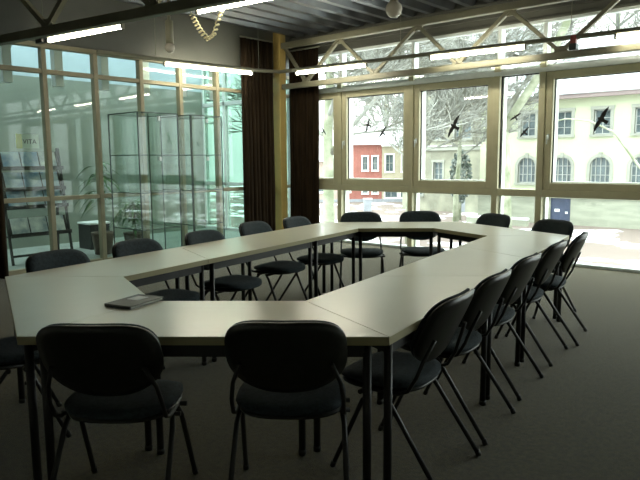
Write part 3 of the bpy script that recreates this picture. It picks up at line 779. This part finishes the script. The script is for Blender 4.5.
def tree(label, x, y, r_, trunk_pts, seed, crown=(3.2, 4), limbs=6, spread=.75, group='bare trees outside', lo=.45):
    rnd = random.Random(seed)
    t = thing('bare_tree', label, 'tree', (x, y, G), 0, group)
    n = len(trunk_pts)
    bm = BM(); pts = [Vector((0, 0, -.05))] + [Vector(q) for q in trunk_pts]
    rs = [r_*1.25]+[r_*(1-.5*i/(n)) for i in range(1, n+1)]
    tube(bm, pts, rs, 12); obj('trunk', bm, M['bark'], t)
    bm = BM()
    for i in range(limbs):
        u = lo+(1-lo)*(i+1)/limbs; k = u*(len(pts)-1); j = min(int(k), len(pts)-2); p = pts[j].lerp(pts[j+1], k-j)
        a = 2.4*i+rnd.random(); d = Vector((math.cos(a), math.sin(a), rnd.uniform(.35, 1.1))).normalized()
        grow(bm, p, d, crown[0]*rnd.uniform(.8, 1.15), r_*.42, crown[1]-1, rnd, spread=spread)
    o = obj('branches', bm, M['twig'], t)
    return t
tree('thick pale tree trunk outside, close beside the right curtain', -13.0, 15.3, .21, [(0, 0, 2.5), (-.05, .05, 5), (.05, .1, 7.5), (.2, .1, 10)], 1, (3.4, 4), 10, lo=.35)
t2 = tree('thick mottled tree trunk outside in front of the yellow house', -13.1, 28.4, .40, [(-.02, 0, 2.5), (-.1, 0, 4.6), (-.35, .1, 6.5), (-.6, .2, 8.6), (-.8, .2, 11)], 2, (3.6, 4), 6)
bm = BM(); tube(bm, [(-.1, 0, 5.4), (.5, -.1, 6.3), (1.3, -.2, 7.3), (2.1, -.3, 8.5), (3.2, -.4, 10.6), (3.8, -.4, 12)], [.22, .2, .2, .19, .16, .1], 10); obj('limb', bm, M['bark'], t2)
tree('slim mossy tree standing in front of the stone house', -17.9, 32.5, .16, [(0, 0, 2.2), (.1, .1, 4), (.1, .2, 6), (0, .1, 8.5)], 3, (2.8, 4), 8)
tree('bare tree with wide branches in front of the red house', -24.5, 32.0, .2, [(-.1, 0, 2), (.0, .2, 4.3), (.1, .3, 6.4), (0, .2, 9)], 11, (3.6, 4), 9) if False else None
tree('tall bare tree rising behind the red house', -38.5, 54.5, .35, [(0, 0, 5), (.2, 0, 9), (.1, .2, 13), (0, 0, 17)], 5, (5.0, 4), 13, lo=.2)
tree('tall bare tree rising behind the cream house', -33.0, 56.5, .35, [(0, 0, 5), (-.2, 0, 9), (.1, .2, 13), (0, 0, 18)], 6, (5.4, 4), 13, lo=.2)
tree('bare tree between the cream house and the stone house', -16.6, 25.5, .13, [(0, 0, 3), (.05, 0, 5), (.1, .1, 8), (0, 0, 11)], 8, (4.2, 4), 16, lo=.3)
tree('bare tree behind the roof of the stone house', -24.0, 53.5, .3, [(0, 0, 6), (.2, 0, 10), (.1, .2, 14), (0, 0, 18)], 9, (4.8, 4), 13, lo=.2)
tree('bare tree behind the left part of the yellow house roof', -15.5, 52.5, .3, [(0, 0, 6), (.2, 0, 10), (.1, .2, 14), (0, 0, 18)], 10, (4.8, 4), 13, lo=.2)
tree('bare tree behind the right part of the yellow house roof', -8.5, 52.5, .3, [(0, 0, 6), (-.2, 0, 10), (.1, .2, 14), (0, 0, 17)], 12, (4.8, 4), 13, lo=.2)
# tree at the right, its thin branch reaches in front of the facade
t4 = tree('slender tree at the right edge outside, a thin branch arching over the yellow facade', -5.2, 28.4, .16, [(0, 0, 2.5), (.1, 0, 5), (.2, .1, 8), (.2, 0, 11)], 14, (2.6, 3), 5)
bm = BM(); tube(bm, [(0, 0, 2.2), (-1.0, -.6, 3.0), (-1.75, -.9, 3.7), (-2.6, -1.5, 5.1), (-3.4, -2.1, 5.55), (-4.1, -2.7, 5.65), (-4.8, -3.3, 5.4)], [.07, .06, .055, .045, .035, .025, .012], 7); obj('arching_branch', bm, M['bark'], t4)
# evergreen bush in front of the stone house
def bush(label, x, y, r_, h, seed):
    rnd = random.Random(seed)
    t = thing('evergreen_bush', label, 'bush', at(x, y))
    bm = BM(); tube(bm, [(0, 0, 0), (0, 0, h*.6)], [.12, .06], 8); obj('stem', bm, M['bark'], t)
    bm = BM()
    for i in range(900):
        v = Vector((rnd.gauss(0, 1), rnd.gauss(0, 1), rnd.gauss(0, 1))).normalized()*rnd.uniform(.55, 1)**.5
        c = Vector((v.x*r_, v.y*r_, h*.62+v.z*h*.4)); s = .13
        a = Vector((rnd.gauss(0, 1), rnd.gauss(0, 1), rnd.gauss(0, 1))).normalized(); b2 = a.orthogonal().normalized()
        bm.faces.new([bm.verts.new(c+a*s), bm.verts.new(c+b2*s*.6), bm.verts.new(c-a*s), bm.verts.new(c-b2*s*.6)])
    obj('foliage', bm, M['bush'], t)
bush('dark snowy evergreen bush before the stone house wall', -20.3, 37.4, .72, 4.6, 4)

# ------------------------------------------------------------------ light
wd = bpy.data.worlds.new('overcast_sky'); sc.world = wd; wd.use_nodes = True
bg = wd.node_tree.nodes['Background']
nt = wd.node_tree                      # overcast sky: three times brighter overhead than at the horizon
tc = nt.nodes.new('ShaderNodeTexCoord'); sx = nt.nodes.new('ShaderNodeSeparateXYZ')
mx = nt.nodes.new('ShaderNodeMath'); mx.operation = 'MAXIMUM'; mx.inputs[1].default_value = 0
ma = nt.nodes.new('ShaderNodeMath'); ma.operation = 'MULTIPLY_ADD'; ma.inputs[1].default_value = 2.4; ma.inputs[2].default_value = 1.12
nt.links.new(tc.outputs['Generated'], sx.inputs[0]); nt.links.new(sx.outputs['Z'], mx.inputs[0]); nt.links.new(mx.outputs[0], ma.inputs[0])
nt.links.new(ma.outputs[0], bg.inputs['Strength']); bg.inputs['Color'].default_value = (.90, 1, .97, 1)
def portal(name, loc, rot, sx, sy):
    l = bpy.data.lights.new(name, 'AREA'); l.shape = 'RECTANGLE'; l.size = sx; l.size_y = sy; l.cycles.is_portal = True
    o = bpy.data.objects.new(name, l); COL.objects.link(o); o.location = loc; o.rotation_euler = rot
portal('daylight_portal', ((XL+XR)/2, YW+.2, 1.7), (R(-90), 0, 0), XR-XL, 3.4)
portal('daylight_portal', (-10.22, 3.85, 3.86), (0, 0, 0), 1.25, 9.7)
portal('daylight_portal', ((HX+XL)/2, YW+.2, 1.85), (R(-90), 0, 0), XL-HX, 3.7)

# ------------------------------------------------------------------ camera
cam = bpy.data.cameras.new('camera'); cam.sensor_width = 36; cam.lens = 36*623.92/640; cam.clip_end = 400; cam.clip_start = .05
co = bpy.data.objects.new('camera', cam); COL.objects.link(co)
r_ = Vector((0.75338393, 0.65753696, -0.00760243)); u_ = Vector((-0.07847932, 0.10138555, 0.99174693)); f_ = Vector((-0.65288104, 0.74656956, -0.1279853))
mw = Matrix((( r_.x, u_.x, -f_.x, 0), (r_.y, u_.y, -f_.y, 0), (r_.z, u_.z, -f_.z, 1.4755), (0, 0, 0, 1)))
co.matrix_world = mw
sc.camera = co
sc.view_settings.view_transform = 'Standard'; sc.view_settings.look = 'None'; sc.view_settings.exposure = 1.85; sc.view_settings.gamma = 1; sc.view_settings.use_curve_mapping = False
sc.cycles.max_bounces = 10; sc.cycles.diffuse_bounces = 5; sc.cycles.transparent_max_bounces = 40
sc.cycles.sample_clamp_indirect = 6
